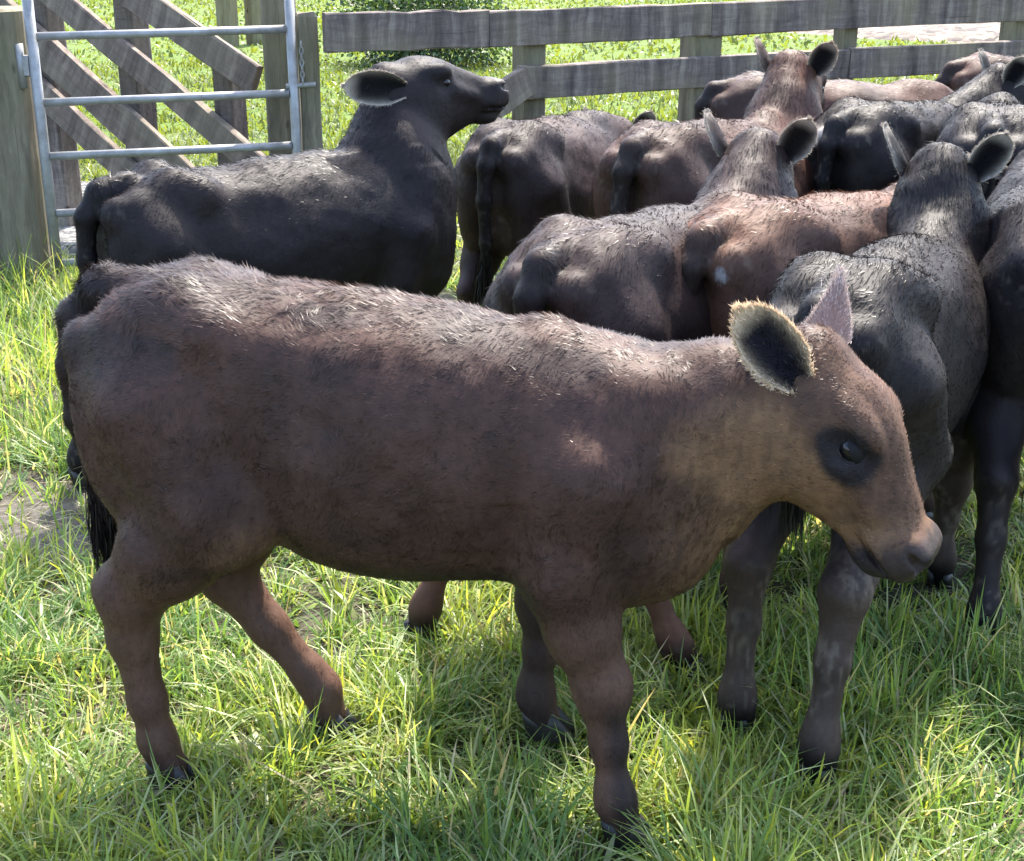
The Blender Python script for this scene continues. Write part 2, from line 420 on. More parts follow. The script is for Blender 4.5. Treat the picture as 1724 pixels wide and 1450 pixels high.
def ear_mesh(base, out_dir, face_dir, L, Wd, edge_col, in_col, out_col, parent, fr=500, point=False, m='ear'):
    """cupped leaf-shaped ear with thickness and a hairy rim"""
    o = nrm(out_dir); fdir = np.array(face_dir, float); fdir = nrm(fdir - o * (fdir @ o)); sdir = np.cross(fdir, o)
    nu, nv = 22, 17
    u = np.linspace(0, 1, nu); v = np.linspace(-1, 1, nv)
    wid = Wd * .5 * np.interp(u, [0, .1, .25, .45, .65, .82, .93, 1], [1.0, .97, .88, .72, .50, .28, .14, .03] if point else [.40, .55, .80, .98, 1.0, .84, .60, .12])
    U, Vv = np.meshgrid(u, v, indexing='ij')
    cup = np.interp(u, [0, .15, .5, 1], [1.1, .8, .42, .22])[:, None]
    ang = Vv * (1.0 + cup * .5)
    px = U * L - .06 * L * np.sin(U * 3.1) * np.abs(Vv)
    sy = wid[:, None] * np.sin(ang * .85) / math.sin(.85 * 1.3)
    dz = wid[:, None] * (np.cos(ang * .85) - 1) * -1.15 * cup + .10 * L * U ** 2
    def layer(off):
        return (np.array(base)[None, None] + px[..., None] * o + sy[..., None] * sdir + (dz + off * (1 - .6 * np.abs(Vv) ** 3))[..., None] * fdir).reshape(-1, 3)
    A = layer(0.0); B = layer(-.010)
    i = np.arange(nu * nv).reshape(nu, nv)
    qa = np.stack([i[:-1, :-1], i[:-1, 1:], i[1:, 1:], i[1:, :-1]], -1).reshape(-1, 4)
    n0 = nu * nv
    rim = np.concatenate([i[:, 0], i[-1, 1:], i[::-1, -1][1:], i[0, ::-1][1:]])
    rq = np.stack([rim[:-1], rim[1:], rim[1:] + n0, rim[:-1] + n0], 1)
    V = np.concatenate([A, B]); Q = np.concatenate([qa, qa[:, ::-1] + n0, rq[:, ::-1]])
    e = np.maximum(np.abs(Vv) ** 4.5, sstep(.70, 1.0, U)).ravel()[:, None]
    ca = np.array(in_col) * (1 - e) + np.array(edge_col) * e
    cb = np.array(out_col)[None] * (1 - .5 * e) + np.array(edge_col) * .5 * e
    col = np.concatenate([ca, cb])
    # hair: rim fringe and inner tufts
    r = np.random.default_rng(int(abs(base[0] * 1e4 + base[1] * 1e3)) + 5)
    rimset = np.concatenate([i[5:, 0], i[-1, 1:], i[::-1, -1][1:-5]])
    k = r.integers(0, len(rimset) - 1, fr); t = r.random(fr)[:, None]
    lay = r.integers(0, 2, fr) * n0
    P = V[rimset[k] + lay] * (1 - t) + V[rimset[k + 1] + lay] * t
    cen = np.array(base) + o * L * .45
    d = nrm(nrm(P - cen) * .8 + o * .7 + r.normal(0, .35, (fr, 3)))
    k2 = r.integers(0, n0, fr); P2 = V[k2 + (r.random(fr) < .45) * n0] + r.normal(0, .003, (fr, 3))
    d2 = nrm(o * .8 + nrm(P2 - cen) * .35 + fdir * .25 + r.normal(0, .25, (fr, 3)))
    P = np.concatenate([P, P2]); d = np.concatenate([d, d2])
    ln = np.concatenate([r.uniform(.002, .011, fr), r.uniform(.006, .014, fr)])[:, None] * (L / .17)
    side = nrm(np.cross(d, r.normal(0, 1, d.shape))) * .0007
    s0 = len(V)
    SV = np.stack([P - side, P + side, P + d * ln], 1).reshape(-1, 3)
    ec = np.array(edge_col) * r.uniform(.7, 1.2, (fr, 1)); ic = (col[np.concatenate([k2])]) * r.uniform(.8, 1.5, (fr, 1))
    sc = np.repeat(np.concatenate([ec, ic]), 3, 0)
    tri = s0 + np.arange(len(SV)).reshape(-1, 3)
    return build('ear', np.concatenate([V, SV]), [Q, tri], [M[m], M['fur']], parent, np.concatenate([col, sc]), [0, 1])

def uv_ball(c, rad, R=None, nu=20, nv=12):
    R = np.eye(3) if R is None else R
    t = np.linspace(0, 2 * np.pi, nu, endpoint=False); p = np.linspace(0, np.pi, nv)
    T, Pp = np.meshgrid(t, p, indexing='ij')
    l = np.stack([np.sin(Pp) * np.cos(T) * rad[0], np.sin(Pp) * np.sin(T) * rad[1], np.cos(Pp) * rad[2]], -1).reshape(-1, 3)
    V = np.array(c) + l @ R
    i = np.arange(nu * nv).reshape(nu, nv); j = np.roll(i, -1, 0)
    return V, np.stack([i[:, :-1], i[:, 1:], j[:, 1:], j[:, :-1]], -1).reshape(-1, 4)

def hoof_mesh(p, fdir, parent, col, w=.072, h=.060, l=.092):
    """cloven hoof: two claws and the dew claws' band"""
    f = nrm([fdir[0], fdir[1], 0]); sd = np.array([-f[1], f[0], 0])
    V = []; Q = []
    for s in (-1, 1):
        rings = []
        for k, (z, sc, sh) in enumerate([(0, 1, .012), (.012, 1.02, .010), (h * .55, .86, -.002), (h, .70, -.014), (h * 1.02, .3, -.014)]):
            t = np.linspace(0, 2 * np.pi, 14, endpoint=False)
            lx = np.cos(t); ly = np.sin(t)
            lx = np.where(lx > 0, lx * 1.25, lx * .9) * l * .5 * sc + sh
            yy = ly * (w * .25) * sc * (1 - .45 * np.clip(lx / l, 0, 1)) + s * (w * .26)
            rings.append(np.array(p) + lx[:, None] * f + yy[:, None] * sd + np.array([0, 0, z]))
        b = sum(len(v) for v in V); V += rings
        n = 14
        for k in range(len(rings) - 1):
            i = b + k * n + np.arange(n); j = b + k * n + (np.arange(n) + 1) % n
            Q.append(np.stack([i, j, j + n, i + n], 1))
    V = np.concatenate(V)
    return build('hoof', V, [np.concatenate(Q)], M['hoof'], parent, np.tile(np.array(col), (len(V), 1)))

FEET = []
def make_calf(loc, yaw, sc, label, pal, poll, fwd, roll=0, hind=(None, None), fore=(None, None), tail=None, ears=None, h=.0105,
              strands=75000, seed=1, paint=None, hair=1.0, wid=1.0, eyelid=False, group='calves crowding the yard', slope=0.0, neck=1.0, hs=1.0, crest=0.0, ear_at=.02, fl=.02):
    root = empty('calf', loc, yaw, sc); tag(root, label, 'calf', group)
    r = np.random.default_rng(seed)
    hp, H = head_frame(poll, fwd, roll)
    def hw(a): return hp + hs * np.array(a) @ H                       # head frame -> body frame
    TR = TRUNK.copy(); TR[:, 1:3] += slope * (TR[:, :1] - .4)
    lo = np.array([-.16, -.36, -.0]); hi = np.array([1.3, .36, 1.1])
    ends = [hw((.45, 0, 0)), hw((.45, 0, -.15)), hp + .12, hp - .12]
    legs = [leg(HIND, 1, hind[0]), leg(HIND, -1, hind[1]), leg(FORE, 1, fore[0]), leg(FORE, -1, fore[1])]
    for lg in legs: ends += [np.array(p) + .06 for p, _ in lg] + [np.array(p) - .06 for p, _ in lg]
    tl = tail if tail else [((.09, 0, .970), .034), ((.0, 0, .955), .034), ((-.045, 0, .89), .030), ((-.055, .004, .77), .026), ((-.05, .0, .62), .021), ((-.05, .008, .48), .018)]
    ends += [np.array(p) - .04 for p, _ in tl]
    ends = np.array(ends); lo = np.minimum(lo, ends.min(0)); hi = np.maximum(hi, ends.max(0))
    F = Field(lo - .02, hi + .02, h)
    tx = TR[:, 0]
    def trunk_fn(x, y, z):
        xv = x[:, 0, 0]
        T, B, Wd = (spline(xv, tx, TR[:, k])[:, None, None] for k in (1, 2, 3))
        zc = B + (T - B) * .53; hu = T - zc; hd = zc - B; Wd = Wd * wid
        hz = np.where(z > zc, hu, hd); e = ((np.abs(y) / Wd) ** 2.1 + (np.abs(z - zc) / hz) ** np.where(z > zc, 2.35 if eyelid else 1.9, 2.2)) ** (1 / 2.05)
        d = (e - 1) * np.minimum(Wd, hz)
        dx = np.maximum(np.maximum(tx[0] - x, x - tx[-1]), 0)
        return np.where(dx > 0, np.sqrt(np.maximum(d, 0) ** 2 + dx ** 2), d)
    F.add(trunk_fn, (-.05, -.28, .4), (1.25, .28, 1.08), .02)
    for s in (-1, 1):
        F.ell((.13, s * .095, .72), (.135, .085 * wid, .235), .07, np.array([[.97, 0, .24], [0, 1, 0], [-.24, 0, .97]]))
        F.ell((.95, s * .104, .67), (.085, .062, .19), .07, np.array([[.96, 0, -.28], [0, 1, 0], [.28, 0, .96]]))
        F.cone((.262, s * (.118 if eyelid else .128), .942), (.20, s * .08, .968), .034, .032, .075)          # hip bone
        F.cone((.015, s * .062, .90), (.06, s * .07, .90), .036, .03, .05)           # pin bone
        F.ell((.385, s * .262, .87), (.10, .055, .075), .08, cut=True)                 # hollow before the hip
    F.cone((.85, 0, .93 + crest * .6), (.98, 0, .905 + crest), .055, .05, .06)                            # withers
    for lg in legs: F.chain(lg, .028)
    for lg in legs[:2]:
        a = np.array(lg[3][0]); b = np.array(lg[2][0]); d = nrm(b - a)
        of = lg[3][1] * .72; F.cone(a + np.array([-of, 0, .012]), a + d * .15 + np.array([-of * .9, 0, 0]), .024, .015, .024)    # point of hock and tendon
    for lg in legs[2:]:
        a = np.array(lg[3][0]); F.ell(a + np.array([.004, 0, .0]), (.043, .040, .055), .035)
    # neck: crest, middle and throat strands
    cr = hw((-.005, 0, -.045 + crest * .45)); th = hw((.085, 0, -.135)); mdl = hw((.03, 0, -.085))
    ca, cb = np.array([.93, 0, .855 + crest]), np.array([1.03, 0, .60]); cm = np.array([1.0, 0, .74])
    def mid(a, b, t, dz=0): return a + (b - a) * t + np.array([0, 0, dz])
    F.chain([(ca, .075), (mid(ca, cr, .5, -.012), .066 * neck), (cr, .055)], .09)
    F.chain([(cm, .125), (mid(cm, mdl, .5), .105 * neck), (mdl, .078)], .08)
    F.chain([(cb, .115), (mid(cb, th, .5, -.01), .075 * neck), (th, .055)], .09)
    # head
    hx = HEAD[:, 0]
    def head_fn(x, y, z):
        X, Y, Z = x - hp[0], y - hp[1], z - hp[2]
        X, Y, Z = X / hs, Y / hs, Z / hs
        a = H[0, 0] * X + H[0, 1] * Y + H[0, 2] * Z; b = H[1, 0] * X + H[1, 1] * Y + H[1, 2] * Z; c = H[2, 0] * X + H[2, 1] * Y + H[2, 2] * Z
        w_, T, B = (spline(a.ravel(), hx, HEAD[:, k]).reshape(a.shape) for k in (1, 2, 3))
        zc = (T + B) * .5; hz = (T - B) * .5
        wv = w_ * (1 - .22 * np.clip((zc - c) / hz, 0, 1))
        e = ((np.abs(b) / wv) ** 2.4 + (np.abs(c - zc) / hz) ** 2.4) ** (1 / 2.4)
        d = (e - 1) * np.minimum(wv, hz)
        dx = np.maximum(np.maximum(hx[0] - a, a - hx[-1]), 0)
        return hs * np.where(dx > 0, np.sqrt(np.maximum(d, 0) ** 2 + dx ** 2), d)
    pc = np.array([hw((a, b, c)) for a in (-.03, .43) for b in (-.1, .1) for c in (.04, -.2)])
    F.add(head_fn, pc.min(0), pc.max(0), .045)
    def he(c, rad, k, cut=False): F.ell(hw(c), tuple(q * hs for q in rad), k, H, cut)
    for s in (-1, 1):
        he((.135, s * .072, .004), (.045, .022, .024), .022)              # brow
        F.cone(hw((.185, s * .066, -.050)), hw((.27, s * .054, -.075)), .020, .012, .03)   # facial crest
        he((.105, s * .066, -.115), (.065, .026, .062), .035)              # cheek
        he((.364, s * .046, -.060), (.030, .021, .026), .020)              # nostril wing
        he((.345, s * .050, -.100), (.045, .018, .024), .018)              # upper lip
    he((.335, 0, -.146), (.045, .044, .020), .014)                         # chin and lower lip
    for s in (-1, 1):
        he((.390, s * .047, -.058), (.022, .011, .014), .006, cut=True)    # nostril
        he((.376, s * .063, -.055), (.018, .010, .007), .006, cut=True)
        he((.360, s * .060, -.124), (.075, .030, .0065 if eyelid else .003), .005, cut=True)   # mouth line
        he((.160, s * .100, -.030), (.030, .014, .019), .012, cut=True)    # eye socket
    he((.402, 0, -.075), (.012, .006, .035), .010, cut=True)               # cleft of the nose pad
    if eyelid:
        F.ell((.80, -.225, .52), (.022, .035, .10), .05, cut=True)
        F.ell((.335, -.235, .66), (.045, .04, .12), .07, cut=True)
    he((.0, 0, .0), (.035, .04, .028), .04)                                # poll
    for s in (-1, 1):
        he((.398, s * .043, -.055), (.018, .011, .013), .008, cut=True)
        he((.372, s * .058, -.112), (.060, .014, .0045), .006, cut=True)     # mouth line
        he((.151, s * .097, -.037), (.022, .010, .013), .012, cut=True)     # eye socket
    F.chain(tl, .02)
    V, Q = F.mesh()
    V = smooth_mesh(V, Q, 1)
    Nn, _ = vert_normals(V, Q)
    hl = (V - hp) @ H.T / hs                                    # head coordinates of every vertex
    inhead = sstep(-.06, .03, hl[:, 0]) * (np.abs(hl[:, 1]) < .16) * (hl[:, 2] > -.24) * (hl[:, 2] < .08) * (V[:, 0] > .6)
    tz = np.maximum(0, V[:, 2] - .35)
    trunkw = sstep(.45, .6, V[:, 2]) * (1 - inhead) * sstep(-.03, .04, V[:, 0])
    V = V + Nn * (((vnoise(V, .10, 11 + seed % 5) - .5) * (.010 if eyelid else .018) + (vnoise(V, .035, 12) - .5) * .004) * trunkw)[:, None]
    if eyelid:
        nf = sstep(.88, 1.0, V[:, 0]) * sstep(.55, .65, V[:, 2]) * (1 - inhead)
        V = V + Nn * ((vnoise(V * np.array([1, .4, .22]), .022, 13) - .5) * .007 * nf)[:, None]
    Nn, area = vert_normals(V, Q)
    # ---------------- coat colours (markings of the animal; painted shade in the front calf's belly band)
    base, red, dark = (np.array(c) for c in pal[:3])
    n1 = vnoise(V, .22, 21 + seed % 7); n2 = vnoise(V, .05, 22); n3 = vnoise(V * np.array([1, 1, .35]), .012, 23)
    redw = np.clip((n1 - .35) * 2.0 * pal[3], 0, 1)[:, None]
    col = base * (1 - redw) + red * redw
    col = col * (.80 + .40 * n2)[:, None]
    dk = np.zeros(len(V))
    zz = V[:, 2]
    dk = np.maximum(dk, (1 - sstep(.05, .16, zz)) * .8)                                   # pasterns
    dk = np.maximum(dk, .7 * sstep(.40, .43, hl[:, 0] + .03) * inhead)                    # muzzle
    td = np.full(len(V), 9.)
    for (a_, ra), (b_, rb) in zip(tl[:-1], tl[1:]):
        a_ = np.array(a_); ab = np.array(b_) - a_; tt = np.clip((V - a_) @ ab / (ab @ ab), 0, 1)
        td = np.minimum(td, np.linalg.norm(V - a_ - tt[:, None] * ab, axis=1) - (ra + (rb - ra) * tt))
    dk = np.maximum(dk, .8 * sstep(.030, .0, td + .02 * (n2 - .5)) * sstep(.08, .0, V[:, 0]))           # tail
    col = col * (1 - dk[:, None]) + dark * dk[:, None]
    if paint: col = paint(V, hl, inhead, col, dict(vn=vnoise, n1=n1, n2=n2, n3=n3))
    # dried mud specks
    if len(pal) > 4 and pal[4] > 0:
        mud = sstep(.66, .78, vnoise(V, .011, 31)) * sstep(.55, .75, vnoise(V, .13, 32)) * sstep(.55, .2, V[:, 0]) * pal[4] * .8
        mud = np.maximum(mud, sstep(.5, .8, vnoise(V * np.array([1, 1, .5]), .010, 33)) * sstep(.45, .6, vnoise(V, .05, 34)) * sstep(.46, .36, zz) * sstep(.2, .3, zz) * .8 * pal[4])
        col = col * (1 - mud[:, None]) + np.array((.11, .09, .07)) * mud[:, None]
    # ---------------- fur strands
    nosew = (hl[Q][:, :, 0].mean(1) > .352) & (inhead[Q].mean(1) > .5)
    Qa = area * (1 + 1.6 * inhead[Q].mean(1)) * np.where(nosew, .05, 1); Qa = Qa / Qa.sum(); k = r.choice(len(Q), strands, p=Qa)
    w = r.dirichlet((1, 1, 1, 1), strands)
    qv = Q[k]
    P = np.einsum('ij,ijk->ik', w, V[qv]); Np = nrm(np.einsum('ij,ijk->ik', w, Nn[qv])); C = np.einsum('ij,ijk->ik', w, col[qv])
    hlP = (P - hp) @ H.T / hs; inh = np.einsum('ij,ij->i', w, inhead[qv])
    flow = np.tile(np.array([-1., 0, -.45]), (strands, 1))
    legw = sstep(.55, .4, P[:, 2])[:, None]; flow = flow * (1 - legw) + np.array([-.15, 0, -1.]) * legw
    neckw = (sstep(.86, 1.06, P[:, 0]) * (P[:, 2] > .5))[:, None]; flow = flow * (1 - neckw) + np.array([-.45, 0, -1.]) * neckw
    backw = (sstep(.12, .0, P[:, 0]))[:, None]; flow = flow * (1 - backw) + np.array([-.1, 0, -1.]) * backw
    flow = flow * (1 - inh[:, None]) + (-.6 * H[0] - .5 * H[2] + np.sign(hlP[:, 1:2]) * H[1] * .5) * inh[:, None]
    sw = np.stack([vnoise(P, .07, 41), vnoise(P, .07, 42), vnoise(P, .07, 43)], 1) - .5
    sw2 = np.stack([vnoise(P, .018, 44), vnoise(P, .018, 45), vnoise(P, .018, 46)], 1) - .5
    body = (1 - inh) * (1 - legw[:, 0])
    tf = 1.0 if h < .008 else .55
    flow = flow + sw * (1.9 * tf * body + .5)[:, None] + sw2 * (1.5 * tf * body + .4)[:, None]
    tng = nrm(flow - Np * np.sum(flow * Np, 1, keepdims=True))
    lift = r.uniform(.08, .34, (strands, 1)) + (.22 if h < .008 else .06) * sstep(.55, .8, vnoise(P, .03, 47))[:, None] * body[:, None]
    d = nrm(tng + Np * lift + r.normal(0, .10, (strands, 3)))
    ln = hair * (fl * body * (.85 + .15 * sstep(.80, .97, P[:, 2])) + .012 * inh + .011 * legw[:, 0]) * r.uniform(.55, 1.25, strands) * (1 + .5 * sstep(.93, 1.0, P[:, 2]) * body)
    ln = ln * np.where((inh > .5) & (hlP[:, 0] > .34), .35, 1)
    ww = (.0009 if h < .008 else .0010) * r.uniform(.7, 1.3, (strands, 1))
    side = nrm(np.cross(d, Np) + Np * r.normal(0, .5, (strands, 1))) * ww
    P0 = P - Np * .002
    SV = np.stack([P0 - side, P0 + side, P0 + d * ln[:, None]], 1).reshape(-1, 3)
    SN = nrm(np.repeat(Np + d * .15 + nrm(side) * r.normal(0, .28, (strands, 1)), 3, 0))
    cj = np.exp(r.normal(0, .26, (strands, 1))) * (.48 + 1.04 * vnoise(P * np.array([.45, 1, 1]), .010, 48))[:, None] * (.8 + .4 * vnoise(P, .03, 49))[:, None]
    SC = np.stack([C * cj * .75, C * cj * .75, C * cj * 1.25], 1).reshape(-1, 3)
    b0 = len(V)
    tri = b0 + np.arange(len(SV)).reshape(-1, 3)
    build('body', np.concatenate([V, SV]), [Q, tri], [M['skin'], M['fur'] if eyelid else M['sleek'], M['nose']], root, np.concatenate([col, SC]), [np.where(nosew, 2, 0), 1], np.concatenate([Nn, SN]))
    # ---------------- ears, eyes, hooves, tail switch
    for s in (1, -1):
        e = dict(out=(-.35, s * .9, .12), face=(.55, s * .35, -.35), L=.155, W=.098, edge=pal[5], inner=pal[6], outer=base * 1.1)
        if ears and ears.get(s): e.update(ears[s])
        od = np.array(e['out']) @ H if not e.get('body') else np.array(e['out']); fd = np.array(e['face']) @ H if not e.get('body') else np.array(e['face'])
        ear_mesh(hw(e.get('at', (ear_at, s * .080, -.035))), od, fd, e['L'], e['W'], e['edge'], e['inner'], e['outer'], root, 3500 if h < .008 else 600, e.get('point', False), 'thin' if e.get('point') else 'ear')
        c = hw((.158, s * .0715, -.028))
        er_ = 1.0 if eyelid else .80
        EV, EQ = uv_ball(c, (.0235 * er_, .021 * er_, .0205 * er_), H, 28, 16)
        eo = build('eye', EV, [EQ], M['eye'], root)
        if eyelid:
            LV, LQ = uv_ball(c, (.0275, .0240, .0240), H, 36, 24)
            lc = (LV - c) @ H.T
            keep = (lc[:, 2] + .30 * lc[:, 0] > .0005) | (lc[:, 2] + .1 * lc[:, 0] < -.0135)
            LQ = LQ[keep[LQ].all(1)]
            lcol = np.where((lc[:, 2:3] < -.012) & (lc[:, 2:3] > -.0175), np.array((.06, .05, .05)), np.array((.007, .006, .007)))  # paler lower band: reflection on the wet lid put into the colour
            build('eyelid', LV, [LQ], M['skin'], root, lcol)
    for lg in legs:
        p = np.array(lg[-1][0]); q = np.array(lg[-2][0])
        hoof_mesh((p[0], p[1], p[2] - .04), (1, 0, 0), root, (.013, .011, .010))
        ca_, sa_ = math.cos(yaw), math.sin(yaw); FEET.append((loc[0] + sc * (p[0] * ca_ - p[1] * sa_), loc[1] + sc * (p[0] * sa_ + p[1] * ca_)))
    p = np.array(tl[-1][0]); q = nrm(p - np.array(tl[-2][0])); n = 500
    P = p + r.normal(0, .010, (n, 3)) - q * r.uniform(0, .12, (n, 1))
    ln = r.uniform(.08, .2, (n, 1)); d1 = nrm(q + r.normal(0, .10, (n, 3))); d2 = nrm(np.array([0, 0, -1.]) + r.normal(0, .1, (n, 3)))
    sd_ = nrm(np.cross(d1, r.normal(0, 1, (n, 3)))) * .0014
    A = P; B = P + d1 * ln * .5 + nrm(P - p) * .006; Cc = B + d2 * ln * .5
    SV = np.stack([A - sd_, A + sd_, B - sd_, B + sd_, Cc], 1).reshape(-1, 3); i = np.arange(n) * 5
    build('tail_switch', SV, [np.stack([i, i + 1, i + 3, i + 2], 1), np.stack([i + 2, i + 3, i + 4], 1)], M['fur'], root,
          np.repeat(dark * r.uniform(.7, 1.5, (n, 1)), 5, 0))
    return root

# ------------------------------------------------------------------ palettes: base, red, dark, red amount, mud, ear rim (sun from behind put into its pale tone), ear lining
BLACK = ((0.0104, 0.008, 0.0088), (0.0192, 0.012, 0.0104), (0.0048, 0.004, 0.0048), 0.4, 0.35, (0.33, 0.28, 0.23), (0.005, 0.005, 0.006))
DKBRN = ((0.0205, 0.0131, 0.0123), (0.041, 0.0213, 0.0164), (0.0066, 0.0049, 0.0049), 0.7, 0.3, (0.33, 0.28, 0.23), (0.005, 0.005, 0.006))
RED = ((0.0289, 0.0161, 0.0127), (0.0748, 0.0314, 0.0195), (0.0076, 0.0059, 0.0059), 0.8, 0.4, (0.33, 0.26, 0.2), (0.006, 0.005, 0.006))
TAWNY = ((0.0494, 0.0266, 0.019), (0.1283, 0.0608, 0.0351), (0.0085, 0.0076, 0.0076), 0.9, 0.5, (0.33, 0.26, 0.2), (0.006, 0.005, 0.006))
GREY = ((0.0105, 0.0083, 0.0083), (0.0195, 0.0142, 0.0128), (0.0045, 0.0037, 0.0045), 0.5, 0.5, (0.34, 0.3, 0.25), (0.004, 0.004, 0.006))
CALF = ((.043, .0225, .0165), (.062, .030, .021), (.010, .007, .007), .40, .0, (.34, .24, .15), (.005, .005, .008))

def paint_front(V, hl, inh, col, k):
    tan = np.array((.165, .092, .048)); dark = np.array((.010, .009, .011)); vn = k['vn']
    x, y, z = V.T
    st = vn(V * np.array([1, 1, .3]), .008, 57) - .5
    # warmer legs
    lw = (sstep(.52, .36, z) * .75 * (1 - inh) * (.6 + .8 * k['n2']))[:, None]; lw = np.clip(lw, 0, .9)
    col = col * (1 - lw) + np.array((.082, .044, .030)) * lw
    # throat, jaw and cheek paler
    t = sstep(.12, .0, np.abs(hl[:, 0] - .12) - .07) * sstep(-.03, -.11, hl[:, 2]) * sstep(-.30, -.22, hl[:, 2]) * (x > 1.05)
    t = np.maximum(t, sstep(1.02, 1.16, x) * sstep(.76, .62, z) * .7)
    t = np.maximum(t, .28 * inh)
    t = np.maximum(t, .45 * sstep(.06, .0, np.hypot(x - .33, (z - .55) * 1.2) - .03))
    t = np.clip(t * (.35 + .8 * k['n1'] + 0.45 * (vn(V, .03, 55) - .5) + .5 * st), 0, .75)[:, None]
    col = col * (1 - t) + tan * t
    col = col * (1 + .25 * st)[:, None]
    # dark back line, shank fronts, blotches; belly band is dark fur plus painted shade
    d = .6 * sstep(.95, 1.0, z) * sstep(.55, .15, x)
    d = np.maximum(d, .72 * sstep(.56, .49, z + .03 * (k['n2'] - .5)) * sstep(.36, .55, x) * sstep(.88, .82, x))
    d = np.maximum(d, .28 * sstep(.60, .78, vn(V, .10, 51)) * (z > .5) * (1 - inh))
    d = np.maximum(d, .45 * sstep(.55, .7, vn(V * np.array([.6, 1, 1]), .09, 52)) * sstep(.8, .9, z) * (1 - inh))
    d = np.maximum(d, .75 * (x > .6) * sstep(.33, .26, z) * sstep(.945, .985, x + (.33 - z) * -.12))
    d = np.maximum(d, .8 * sstep(.085, .03, z))
    # eye patch
    ex = hl[:, 0] - .164; ez = hl[:, 2] + .037
    er = np.sqrt((ex / .068) ** 2 + (ez / .052) ** 2) + .25 * (vn(V, .03, 56) - .5)
    d = np.maximum(d, .95 * sstep(1.05, .70, er) * (np.abs(hl[:, 1]) > .03) * (inh > .5))
    # muzzle, lips and nostrils
    d = np.maximum(d, .84 * sstep(.315, .355, hl[:, 0] - .25 * (hl[:, 2] + .08) + .03 * st) * (inh > .5))
    d = np.maximum(d, .92 * sstep(-.112, -.122, hl[:, 2]) * sstep(.29, .33, hl[:, 0]) * (inh > .5))
    d = np.maximum(d, .97 * sstep(.026, .016, np.sqrt((hl[:, 0] - .39) ** 2 + (np.abs(hl[:, 1]) - .050) ** 2 + (hl[:, 2] + .049) ** 2)))
    d = np.clip(d, 0, 1)[:, None]
    return col * (1 - d) + dark * d

def paint_legs(c, mud, z1=.52):
    def f(V, hl, inh, col, k):
        z = V[:, 2]; st = k['vn'](V * np.array([1, 1, .25]), .007, 59)
        lw = (np.clip(sstep(z1, z1 - .14, z) * sstep(.05, .14, z) * (.4 + .9 * k['n2']), 0, .95) * (1 - inh))[:, None]
        col = col * (1 - lw) + np.array(c) * lw
        m = (sstep(.5, .7, st) * sstep(.12, .2, z) * sstep(.52, .40, z) * mud * sstep(.35, .6, k['vn'](V, .06, 60)))[:, None]
        return col * (1 - m) + np.array((.085, .068, .054)) * m
    return f
def paint_spot(cy, cz, ry, rz):
    def f(V, hl, inh, col, k):
        r = np.hypot((V[:, 1] - cy) / ry, (V[:, 2] - cz) / rz) + .3 * (k['vn'](V, .012, 58) - .5)
        t = (sstep(1.15, .75, r) * (V[:, 0] < .15))[:, None]
        return col * (1 - t) + np.array((.24, .22, .21)) * t
    return f

# ------------------------------------------------------------------ the calf in front
f_hn = [((.16, .105, .80), .125), ((.26, .125, .62), .115), ((.16, .12, .52), .090), ((.072, .115, .425), .063), ((.064, .112, .33), .044), ((.080, .11, .19), .033), ((.092, .11, .105), .033), ((.112, .11, .04), .036)]
f_hf = [((.16, .105, .80), .125), ((.27, .125, .60), .105), ((.20, .12, .46), .076), ((.17, .115, .36), .054), ((.255, .11, .25), .037), ((.335, .11, .15), .033), ((.360, .11, .115), .036), ((.375, .11, .05), .036)]
f_fn = [((.93, .125, .72), .10), ((.89, .128, .55), .085), ((.925, .122, .42), .064), ((.962, .125, .31), .044), ((.978, .132, .20), .031), ((.99, .142, .11), .028), ((.995, .145, .085), .033), ((1.012, .15, .036), .034)]
f_ff = [((.93, .12, .72), .10), ((.86, .118, .54), .08), ((.82, .125, .44), .056), ((.815, .135, .34), .042), ((.815, .14, .23), .032), ((.805, .14, .15), .030), ((.805, .14, .12), .034), ((.82, .14, .075), .034)]
p0 = np.array([-.65, 2.46]); dd = np.array([1, -.16]) / math.hypot(1, .16)
loc0 = p0 - .12 * dd
make_calf((loc0[0], loc0[1], 0), math.atan2(dd[1], dd[0]), 1.0, 'nearest brown calf, side on, with tan jaw, dark eye patch and lowered head', CALF,
          (1.314, -.03, .932), (.222, -.08, -.282), 0, ear_at=.018, slope=-.03, crest=-.062, neck=.80, wid=.94,
          hind=(f_hf, f_hn), fore=(f_ff, f_fn), h=.0052, strands=300000, seed=3, paint=paint_front, eyelid=True, fl=.017,
          tail=[((.10, 0, .985), .034), ((.02, 0, .98), .036), ((-.035, -.0, .925), .032), ((-.05, -.01, .83), .026), ((-.05, -.01, .73), .022), ((-.03, -.0, .62), .02), ((-.025, 0, .52), .018)],
          ears={-1: dict(body=1, out=(-.60, -.20, .72), face=(.42, -.86, -.05), L=.175, W=.098, edge=(.56, .43, .29), inner=(.006, .006, .010), outer=(.09, .055, .04)),  # edge: tan fur, brightened to carry the backlit rim in its colour
                1: dict(body=1, at=(-.002, .060, -.012), point=True, out=(.12, .12, .98), face=(-.25, .95, .1), L=.125, W=.088, edge=(.42, .33, .29), inner=(.30, .22, .20), outer=(.31, .23, .215))})  # far ear: glow of light from behind put into these pale colours

